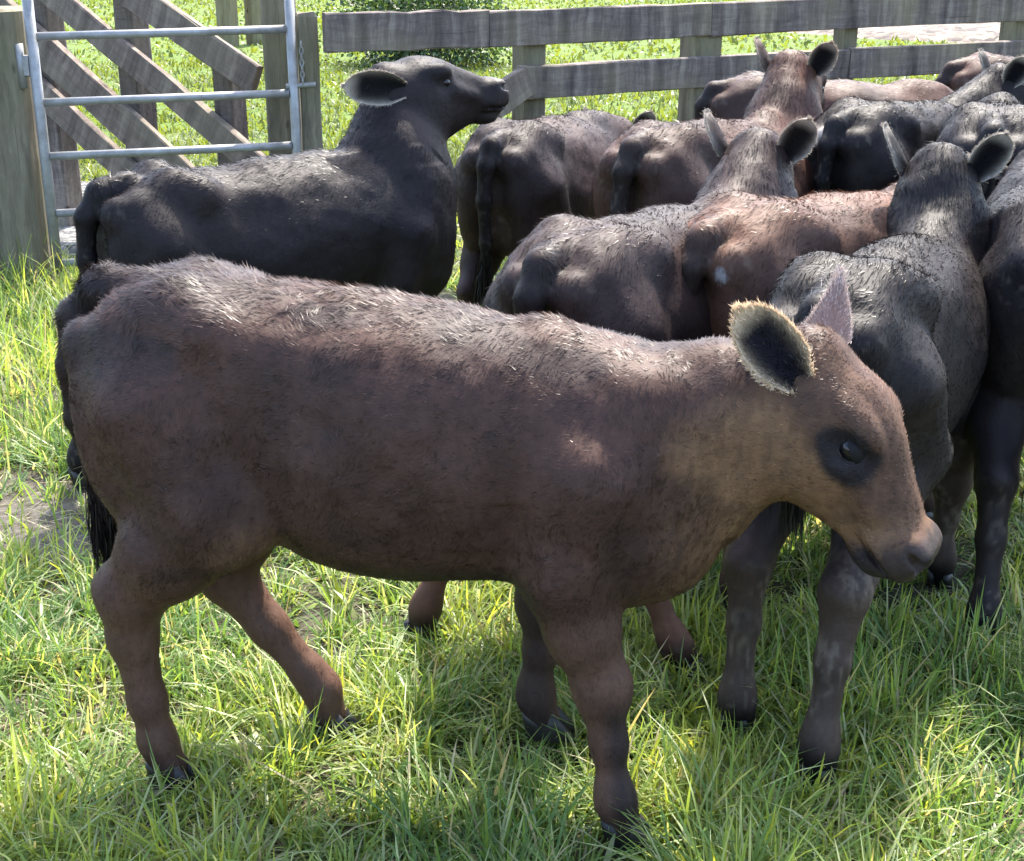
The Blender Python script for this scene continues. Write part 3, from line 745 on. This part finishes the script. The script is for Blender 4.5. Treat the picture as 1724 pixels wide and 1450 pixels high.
# ------------------------------------------------------------------ the herd behind
BACK = {1: dict(body=1, out=(-.08, .42, .90), face=(-.22, .97, -.2), L=.132, W=.095), -1: dict(body=1, out=(-.10, -.50, .86), face=(-.75, -.62, .0), L=.135, W=.10)}
make_calf((-1.13, 3.80, 0), math.radians(35), .96, 'black calf side on in front of the metal gate with its head lifted', BLACK,
          (.985, .07, 1.225), (.36, .0, .0), seed=11, slope=.11, hair=1.0, neck=1.35, hs=1.13, h=.0085, strands=110000, hind=(bend(HIND, -.155, .11), None),
          ears={-1: dict(body=1, out=(-.95, .22, .10), face=(-.45, -.88, -.15), L=.205, W=.115), 1: dict(body=1, out=(-.3, .95, -.2), face=(.1, .9, -.2), L=.14)})
make_calf((-.07, 4.72, 0), math.radians(66), .95, 'dark brown calf seen from behind beside the black calf at the rails', DKBRN,
          (1.24, -.03, .875), (.6, .1, -.7), neck=1.15, seed=12, ears=BACK)
make_calf((.37, 4.33, 0), math.radians(52), 1.0, 'red brown calf seen from behind with its head held up against the middle rail', RED,
          (1.14, .05, 1.14), (.75, .12, -.5), neck=1.15, seed=13, ears=BACK)
make_calf((1.12, 4.88, 0), math.radians(46), 1.0, 'dark grey calf with a white streak by its tail and head turned right', GREY,
          (1.13, -.04, 1.06), (.62, -.62, -.3), paint=paint_spot(.052, .915, .020, .036), neck=1.15, seed=14, ears=BACK)
make_calf((.06, 2.85, 0), math.radians(55), .98, 'smooth dark brown calf in the middle with its hind legs astride', DKBRN,
          (1.13, .045, 1.08), (.75, .2, -.5), neck=1.15, seed=15, ears=BACK,
          hind=(bend(HIND, -.165, .18), bend(HIND, .045, .225)), paint=paint_legs((.085, .040, .026), .1))
make_calf((.43, 3.09, 0), math.radians(42), .985, 'red brown calf with a pale round spot beside its dark tail', TAWNY,
          (1.28, .02, .80), (.6, -.05, -.75), paint=paint_spot(-.078, .885, .017, .017), seed=16)
make_calf((.57, 2.50, 0), math.radians(60), .97, 'large grey black calf directly behind the front calf with muddy hocks and wide set ears', GREY,
          (1.06, .045, 1.105), (.7, .12, -.55), wid=.86, paint=paint_legs((.040, .027, .022), .8),
          tail=[((.09, 0, .970), .034), ((.0, 0, .955), .034), ((-.045, 0, .89), .030), ((-.055, .004, .79), .025), ((-.05, .0, .70), .020), ((-.048, .004, .64), .016)], neck=1.15, seed=17, h=.0085, strands=110000, ears=BACK,
          hind=([(p, r * (1.06 if i > 2 else 1)) for i, (p, r) in enumerate(bend(HIND, -.10))], [(p, r * (1.08 if i > 2 else 1)) for i, (p, r) in enumerate(bend(HIND, -.20))]))
make_calf((1.23, 2.98, 0), math.radians(74), 1.0, 'black calf with a grey sheen cut off by the right edge of the picture', BLACK,
          (1.25, .0, .95), (.7, 0, -.6), seed=18, h=.0095, hind=(bend(HIND, -.2), bend(HIND, -.15)))
make_calf((1.52, 4.45, 0), math.radians(70), 1.03, 'black calf behind the wide eared calf at the right showing its rump and dark tail', BLACK,
          (1.25, .0, .9), (.7, 0, -.6), seed=19)
make_calf((.85, 6.0, 0), math.radians(8), 1.0, 'reddish calf side on farthest back along the rails, only its back showing', RED,
          (1.3, .0, .80), (.6, 0, -.7), seed=20, h=.013, strands=30000)
make_calf((2.12, 6.9, 0), math.radians(12), 1.0, 'reddish calf close to the rails at the far right, half hidden by the grey calf', RED,
          (1.3, .0, .85), (.6, 0, -.7), seed=21, h=.013, strands=30000)
#SPLIT
# ------------------------------------------------------------------ timber and metal
def board(name, a, b, hgt, thk, m, parent=None, nseg=8, twist=0.0, seed=0, out=None):
    """sawn board from a to b (centre line), height hgt, thickness thk, worn edges"""
    a = np.array(a, float); b = np.array(b, float); L = np.linalg.norm(b - a); d = (b - a) / L
    up = np.array([0, 0, 1.]); sdv = nrm(np.cross(d, up)); upv = np.cross(sdv, d)
    r = np.random.default_rng(seed + 77)
    e = min(.006, thk * .2)
    prof = [(-thk / 2 + e, -hgt / 2), (thk / 2 - e, -hgt / 2), (thk / 2, -hgt / 2 + e), (thk / 2, hgt / 2 - e), (thk / 2 - e, hgt / 2), (-thk / 2 + e, hgt / 2), (-thk / 2, hgt / 2 - e), (-thk / 2, -hgt / 2 + e)]
    V = []
    for k in range(nseg + 1):
        t = k / nseg; j = r.normal(0, .0025, 2); hs = 1 + r.normal(0, .006)
        for (s, u) in prof: V.append((-L / 2 + L * t, s + j[0] + r.normal(0, .0015), u * hs + j[1] + r.normal(0, .002)))
    V = np.array(V); n = 8; Q = []
    for k in range(nseg):
        i = k * n + np.arange(n); jn = k * n + (np.arange(n) + 1) % n
        Q.append(np.stack([i, i + n, jn + n, jn], 1))
    caps = [np.array([np.arange(n)]), np.array([nseg * n + np.arange(n)[::-1]])]
    o = build(name, V, [np.concatenate(Q)[:, ::-1]] + caps, m, parent, smooth=False)
    Mx = Matrix(((d[0], sdv[0], upv[0], 0), (d[1], sdv[1], upv[1], 0), (d[2], sdv[2], upv[2], 0), (0, 0, 0, 1)))
    o.matrix_local = Matrix.Translation(Vector((a + b) / 2)) @ Mx
    return o

def post(name, x, y, w, hgt, m, parent=None, rz=0, round_=False, seed=0, top=.0):
    r = np.random.default_rng(seed + 5)
    n = 20 if round_ else 12
    t = np.linspace(0, 2 * np.pi, n, endpoint=False)
    if round_: prof = np.stack([np.cos(t), np.sin(t)], 1) * w / 2 * (1 + r.normal(0, .015, (n, 1)))
    else:
        c = .5 * w; e = .08 * w
        prof = np.array([(c - e, -c), (c, -c + e), (c, 0), (c, c - e), (c - e, c), (0, c), (-c + e, c), (-c, c - e), (-c, 0), (-c, -c + e), (-c + e, -c), (0, -c)])
    zs = np.concatenate([[-.3], np.linspace(0, hgt - .015, 7), [hgt]])
    V = []
    for z in zs:
        s = .9 if z == hgt else 1 + r.normal(0, .01)
        V.append(np.column_stack([prof * s + r.normal(0, .002, (n, 2)), np.full(n, z) + (r.normal(0, .004, n) if z == hgt else 0)]))
    V = np.concatenate(V); Q = []
    for k in range(len(zs) - 1):
        i = k * n + np.arange(n); j = k * n + (np.arange(n) + 1) % n
        Q.append(np.stack([i, j, j + n, i + n], 1))
    cap = np.array([(len(zs) - 1) * n + np.arange(n)])
    o = build(name, V, [np.concatenate(Q), cap], m, parent, smooth=False)
    o.location = (x, y, 0); o.rotation_euler = (0, 0, rz)
    return o

def tube(name, pts, rad, m, parent=None, n=14, sub=1):
    pts = np.array(pts, float)
    V = []; Q = []
    for k in range(len(pts)):
        d = nrm(pts[min(k + 1, len(pts) - 1)] - pts[max(k - 1, 0)])
        u = nrm(np.cross(d, [0.3, 1, .2])); v = np.cross(d, u)
        t = np.linspace(0, 2 * np.pi, n, endpoint=False)
        V.append(pts[k] + rad * (np.cos(t)[:, None] * u + np.sin(t)[:, None] * v))
        if k: i = (k - 1) * n + np.arange(n); j = (k - 1) * n + (np.arange(n) + 1) % n; Q.append(np.stack([i, j, j + n, i + n], 1))
    V = np.concatenate(V)
    return build(name, V, [np.concatenate(Q), np.array([np.arange(n)[::-1]]), np.array([(len(pts) - 1) * n + np.arange(n)])], m, parent)

# rails of the yard, running off to the right
FA, FB = np.array([-.88, 6.45]), np.array([3.30, 8.95]); fd = (FB - FA) / np.linalg.norm(FB - FA); fn_ = np.array([fd[1], -fd[0]])   # fn_ faces the yard
def fpt(s, z, off=0.0): q = FA + fd * s + fn_ * off; return (q[0], q[1], z)
fence = empty('rail_fence', (0, 0, 0))
tag(fence, 'weathered grey post and rail fence running off to the right behind the herd', 'fence')
RAILS = dict(top=(1.145, 1.185), mid=(.86, .88), low=(.50, .52))
FL = 7.2
for i, s in enumerate((1.15, 2.22, 3.25, 4.66, 5.9)):
    q = FA + fd * s - fn_ * .045
    post('post', q[0], q[1], (.13, .17, .10, .14, .14)[i], 1.13, M['post'], fence, math.atan2(fd[1], fd[0]), seed=i)
for (s0, s1, z0, z1, hh, sd2) in ((.03, .87, 1.154, 1.148, .172, 1), (.872, 2.2, 1.143, 1.148, .168, 11), (2.203, 7.2, 1.148, 1.152, .168, 2), (1.04, 3.2, .887, .878, .16, 3), (3.204, 7.2, .876, .85, .17, 4), (1.0, 7.2, .52, .53, .15, 5)):
    board('rail', fpt(s0, z0, .035), fpt(s1, z1, .035), hh, .045, M['rail'], fence, 10, seed=sd2)
brk = board('broken_rail', fpt(1.06, .90, .085), fpt(.80, .79, .15), .15, .045, M['ramp'], None, 5, seed=9)
tag(brk, 'snapped rail end hanging off the middle rail beside the lifted black head', 'broken rail')

# gate posts
GL, GR = np.array([-2.10, 6.30]), np.array([-1.0, 6.52])
gp = post('gate_post', -2.305, 6.38, .32, 1.27, M['post'], None, .1, True, seed=31); tag(gp, 'thick round timber post carrying the metal gate at the left edge', 'post')
gp2 = post('gate_post', -1.085, 6.74, .155, 1.42, M['post'], None, .1, seed=32); tag(gp2, 'dark square timber post behind the latch side of the metal gate', 'post')
gp3 = post('gate_post', -.935, 6.58, .09, 1.235, M['post'], None, .2, seed=33); tag(gp3, 'slimmer pale timber post where the rails begin beside the latch', 'post')

# tubular gate
gate = empty('metal_gate', (GL[0], GL[1], 0)); tag(gate, 'galvanised tubular metal gate hung on the thick timber post', 'gate')
def gpt(t, z): q = (GR - GL) * t; return (q[0], q[1], z)
tube('stile', [gpt(0, .10), gpt(0, .6), gpt(0, 1.46)], .024, M['metal'], gate)
tube('stile', [gpt(1, .10), gpt(1, .6), gpt(1, 1.46)], .022, M['metal'], gate)
for z in (.14, .371, .63, .867, 1.15, 1.42):
    tube('bar', [gpt(.02, z), gpt(.5, z + .008), gpt(.98, z + .018)], .0185, M['metal'], gate)
hinge = board('hinge', (-.20, .03, 1.03), (-.02, .0, 1.03), .09, .03, M['metal'], gate, 2)
tube('hinge_pin', [(-.06, .0, .93), (-.06, 0, 1.12)], .018, M['metal'], hinge and gate)
tube('latch', [gpt(.97, .915), gpt(1.09, .922)], .012, M['metal'], gate)
ch = []
for k in range(7):
    c = np.array(gpt(1.045, 1.10 - k * .026)) + np.array([0, -.05, 0]); t = np.linspace(0, 2 * np.pi, 9)
    ax = np.array([1, 0, 0]) if k % 2 else np.array([0, 1, 0])
    ch.append(c + .008 * np.cos(t)[:, None] * ax + .017 * np.sin(t)[:, None] * np.array([0, 0, 1]))
cv = []; cq = []
for ring in ch:
    n = 6
    for k in range(len(ring) - 1):
        d = nrm(ring[k + 1] - ring[k]); u = nrm(np.cross(d, [.3, .5, .8])); v = np.cross(d, u); t = np.linspace(0, 2 * np.pi, n, endpoint=False)
        b = sum(len(a) for a in cv)
        for e in (ring[k], ring[k + 1]): cv.append(e + .0035 * (np.cos(t)[:, None] * u + np.sin(t)[:, None] * v))
        i = b + np.arange(n); j = b + (np.arange(n) + 1) % n; cq.append(np.stack([i, j, j + n, i + n], 1))
build('chain', np.concatenate(cv), [np.concatenate(cq)], M['metal'], gate)

# sloping timber sides of the loading ramp behind the gate
rmp = empty('loading_ramp', (0, 0, 0)); tag(rmp, 'timber loading ramp with sloping side boards seen through the metal gate', 'ramp')
RA, RB = np.array([-3.3, 8.2]), np.array([-1.28, 6.95]); rn = nrm([(RB - RA)[1], -(RB - RA)[0]])
def rpt(s, z, off=0.): q = RA + nrm(RB - RA) * s + rn * off; return (q[0], q[1], z)
for (s0, z0, s1, z1, hh, sd2) in ((.55, 1.833, 2.47, .904, .15, 61), (.4, 1.672, 2.7, .349, .135, 62), (.25, 1.45, 2.2, .222, .185, 63), (.4, 1.086, 1.7, .285, .145, 64)):
    board('side_board', rpt(s0, z0, .05), rpt(s1, z1, .05), hh, .045, M['ramp'], rmp, 8, seed=sd2)
for s_, w, hgt in ((.93, .13, 1.5), (1.56, .13, 1.42), (2.2, .12, 1.0)):
    q = rpt(s_, 0, -.045); post('post', q[0], q[1], w, hgt, M['rail'], rmp, math.atan2(RB[1] - RA[1], RB[0] - RA[0]), seed=int(s_ * 10))
# pale posts beyond
for i, (x, y, w, hgt, lb) in enumerate(((-4.05, 20.6, .30, 1.35, 'stout honey coloured post in the paddock beyond the ramp'), (-3.72, 20.9, .27, 1.3, 'weathered greyish post in the paddock just right of the honey coloured one'))):
    tag(post('fence_post', x, y, w, hgt, M['pale'], None, 0, True, seed=50 + i), lb, 'post')

# ------------------------------------------------------------------ grass
def blades(name, x, y, L, Wd, az, lean, droop, col, levels=3, label=None):
    n = len(x); r = rng
    ts = {3: (0, .4, .75, 1), 2: (0, .55, 1)}[levels]
    z0 = ground_z(x, y) - .01
    dx, dy = np.cos(az), np.sin(az); tw = az + np.pi / 2 + r.normal(0, .6, n); sx, sy = np.cos(tw), np.sin(tw)
    lv = []
    for k, t in enumerate(ts):
        out = L * (lean * t + droop * t * t); up = L * (t * np.sqrt(np.maximum(1 - lean ** 2, .1)) - .55 * droop * t ** 2.2)
        c = np.stack([x + dx * out, y + dy * out, z0 + up], 1)
        if t == 1: lv.append(c[:, None])
        else:
            w = (Wd * (1, .92, .62)[k])[:, None] * .5; s = np.stack([sx, sy, 0 * sx], 1) * w
            lv.append(np.stack([c - s, c + s], 1))
    V = np.concatenate(lv, 1); m = V.shape[1]; i = np.arange(n)[:, None] * m
    q = [i + np.array([2 * k, 2 * k + 1, 2 * k + 3, 2 * k + 2]) for k in range(levels - 1)]
    tr = i + np.array([m - 3, m - 2, m - 1])
    cc = np.repeat(col[:, None], m, 1)
    return V.reshape(-1, 3), np.concatenate(q), tr, cc.reshape(-1, 3)

HOOVES = np.array(FEET)
def bare(x, y):
    """0 = full sward, 1 = trodden soil"""
    p = np.stack([x, y, 0 * x], 1)
    b = sstep(.58, .72, vnoise(p, .38, 61)) * .40
    for cx, cy, rx, ry, a in ((-1.48, 3.55, .60, .50, .95), (-1.0, 2.58, .26, .18, .85), (-.62, 2.16, .18, .07, .7), (-.42, 2.20, .16, .06, .4), (-1.9, 4.8, .5, .6, .6)):
        b = np.maximum(b, a * sstep(1.15, .6, np.hypot((x - cx) / rx, (y - cy) / ry) + .9 * (vnoise(p, .11, 62) - .5)))
    return b
def trample(x, y):
    d = np.full(len(x), 9.)
    for hx, hy in HOOVES: d = np.minimum(d, np.hypot(x - hx, (y - hy + .02) * 1.0))
    fx, fy = HOOVES[3]      # the planted near forefoot has flattened the grass round it
    front = sstep(.10, .05, np.abs(x - fx)) * sstep(.06, .02, y - fy) * sstep(-.32, -.26, y - fy)
    return (.72 + .28 * sstep(.05, .13, d)) * (1 - .62 * front)

G_DEEP, G_MID, G_YEL, G_PALE, G_STRAW = (np.array(c) for c in ((.075, .150, .042), (.145, .225, .052), (.25, .30, .055), (.30, .34, .17), (.33, .29, .18)))
def grass_cols(x, y, yl):
    n = len(x); farf = sstep(7, 10, y)[:, None]; p = np.stack([x, y, 0 * x], 1)
    t = np.clip(vnoise(p, .5, 63) * .8 + vnoise(p, .13, 64) * .5 - .15 + yl + rng.normal(0, .16, n), 0, 1)[:, None]
    c = np.where(t < .5, G_DEEP + (G_MID - G_DEEP) * t * 2, G_MID + (G_YEL - G_MID) * (t - .5) * 2)
    u = rng.random(n)[:, None]
    c = np.where(u < .20, G_PALE, c); c = np.where(u > .95, G_STRAW, c)
    c = c * np.exp(rng.normal(0, .15, (n, 1)))
    return c * (1 - farf) + np.array((.088, .118, .022)) * np.exp(rng.normal(0, .12, (n, 1))) * farf

def sward(y0, y1, dens, Lr, Wr, levels, tuft=True, yl=0.0, margin=.5, fac=.40):
    area = (y1 - y0) * ((y0 + y1) * fac + 2 * margin); n = int(area * dens)
    per = 24 if tuft else 1; nt = n // per
    cy = rng.uniform(y0, y1, nt * 2); cx = rng.uniform(-1, 1, nt * 2) * (y1 * fac + margin)
    k = np.abs(cx) < cy * fac + margin; cx, cy = cx[k][:nt], cy[k][:nt]
    k = rng.random(len(cx)) > bare(cx, cy); cx, cy = cx[k], cy[k]
    ts = rng.uniform(.65, 1.25, len(cx)) * (.6 + .8 * vnoise(np.stack([cx, cy, 0 * cx], 1), .35, 65))
    ts = ts * rng.choice([.55, .8, 1.0, 1.25], len(cx))
    az0 = rng.uniform(0, 2 * np.pi, len(cx))
    R_ = (.022 + .03 * rng.random((len(cx), 1))) if tuft else .0
    a = rng.uniform(0, 2 * np.pi, (len(cx), per)); rr = np.sqrt(rng.random((len(cx), per))) * R_
    x = (cx[:, None] + np.cos(a) * rr).ravel(); y = (cy[:, None] + np.sin(a) * rr).ravel()
    az = np.where(rng.random(a.shape) < .7, a, az0[:, None] + rng.normal(0, .5, a.shape)).ravel()
    L = rng.uniform(*Lr, len(x)) * np.repeat(ts, per)
    if tuft: L = L * trample(x, y)
    Wd = rng.uniform(*Wr, len(x))
    lean = np.clip(rng.normal(.34, .28, len(x)), -.2, .92); droop = np.clip(rng.normal(.42, .30, len(x)), 0, 1.1)
    return blades('g', x, y, L, Wd, az, lean, droop, grass_cols(x, y, yl + np.repeat(rng.normal(0, .2, len(cx)), per)), levels)

def join(parts):
    V, Q, T, C = [], [], [], []; o = 0
    for v, q, t, c in parts:
        V.append(v); Q.append(q + o); T.append(t + o); C.append(c); o += len(v)
    return np.concatenate(V), np.concatenate(Q), np.concatenate(T), np.concatenate(C)

def tall(x0, x1, y0, y1, n, Lr, yl=0):
    x = rng.uniform(x0, x1, n); y = rng.uniform(y0, y1, n)
    return blades('g', x, y, rng.uniform(*Lr, n), rng.uniform(.004, .008, n), rng.uniform(0, 6.28, n), np.clip(rng.normal(.25, .2, n), 0, .8), np.clip(rng.normal(.3, .2, n), 0, .8), grass_cols(x, y, yl), 3)

def litter(n):
    th = rng.uniform(0, 2 * np.pi, n); rr = np.sqrt(rng.random(n)) * 1.1
    k = rng.integers(0, 3, n); c = np.array([(-1.48, 3.55, .62, .5), (-1.0, 2.58, .3, .2), (-.62, 2.16, .25, .1)])[k]
    x = c[:, 0] + c[:, 2] * rr * np.cos(th); y = c[:, 1] + c[:, 3] * rr * np.sin(th)
    col = np.where(rng.random((n, 1)) < .6, G_STRAW, np.array((.12, .095, .065))) * np.exp(rng.normal(0, .25, (n, 1)))
    return blades('g', x, y, rng.uniform(.04, .13, n), rng.uniform(.003, .006, n), rng.uniform(0, 6.28, n), np.full(n, .94), rng.uniform(0, .4, n), col, 3)
make_ground()
parts = [sward(1.6, 2.9, 14500, (.06, .155), (.0038, .0075), 3, margin=.35),
         sward(2.9, 4.6, 8500, (.055, .145), (.0045, .008), 3),
         sward(4.6, 7.0, 3200, (.06, .13), (.006, .010), 2),
         sward(1.6, 4.6, 260, (.05, .10), (.010, .020), 3, tuft=False, yl=.1),
         tall(-2.6, -1.25, 4.2, 6.3, 2600, (.12, .34), -.15),
         tall(-3.0, -2.2, 5.8, 6.6, 500, (.2, .42), -.1)]
parts += [litter(1500), tall(-2.0, -1.0, 3.1, 4.1, 500, (.05, .14), .05)]
V, Q, T, C = join(parts)
tag(build('grass', V, [Q, T], M['grass'], None, C), 'lush trampled green grass under and in front of the herd', 'grass', kind='stuff')
def far(y0, y1, dens, Lr, Wr, yl):
    return sward(y0, y1, dens, Lr, Wr, 2, tuft=False, yl=yl, margin=.6)
V, Q, T, C = join([far(7.0, 11, 1600, (.05, .12), (.008, .014), .25), far(11, 18, 450, (.05, .12), (.014, .026), .32), far(18, 45, 70, (.05, .11), (.03, .06), .35)])
k = ~((np.hypot((V[:, 0] + 2.7) / 1.15, (V[:, 1] - 8.0) / 1.05) < 1) | (np.hypot((V[:, 0] - 9.6) / 5.4, (V[:, 1] - 24.5) / 4.0) < 1))
Q = Q[k[Q].all(1)]; T = T[k[T].all(1)]
tag(build('pasture', V, [Q, T], M['grass'], None, C), 'bright sunlit pasture grass beyond the rails', 'grass', kind='stuff')

# ------------------------------------------------------------------ dark shrub beyond the rails
def shrub(loc, rx, ry, rz, n, label, seed, leaf=.05):
    r = np.random.default_rng(seed); root = empty('shrub', loc); tag(root, label, 'shrub')
    nb = 26; cen = nrm(r.normal(0, 1, (nb, 3))) * np.array([rx, ry, rz]) * r.uniform(.35, .85, (nb, 1)); cen[:, 2] = np.abs(cen[:, 2]) * 1.0 + .12
    k = r.integers(0, nb, n); P = cen[k] + r.normal(0, 1, (n, 3)) * np.array([rx, ry, rz]) * .16; P[:, 2] = np.abs(P[:, 2])
    d = nrm(P - np.array([0, 0, rz * .3]) + r.normal(0, .5, (n, 3))); s = nrm(np.cross(d, r.normal(0, 1, (n, 3))))
    L = r.uniform(.6, 1.4, (n, 1)) * leaf; Wd = L * .35
    V = np.stack([P, P + d * L * .5 - s * Wd, P + d * L, P + d * L * .5 + s * Wd], 1).reshape(-1, 3)
    c = np.array((.030, .058, .022)) * np.exp(r.normal(0, .35, (n, 1))) * (.7 + .6 * r.random((nb, 1))[k])
    c = np.where(r.random((n, 1)) < .12, np.array((.10, .16, .05)), c)
    build('foliage', V, [np.arange(4 * n).reshape(-1, 4)], M['leaf'], root, np.repeat(c, 4, 0), smooth=False)
    for j in range(7):
        a = r.uniform(0, 6.28); tube('stem', [(0.06 * math.cos(a), .06 * math.sin(a), -.05), (cen[j] * .5).tolist(), cen[j].tolist()], .02, M['rail'], root, 8)
shrub((-.95, 17.8, 0), 1.35, 1.0, 1.7, 15000, 'dark leafy shrub standing beyond the top rail', 71)
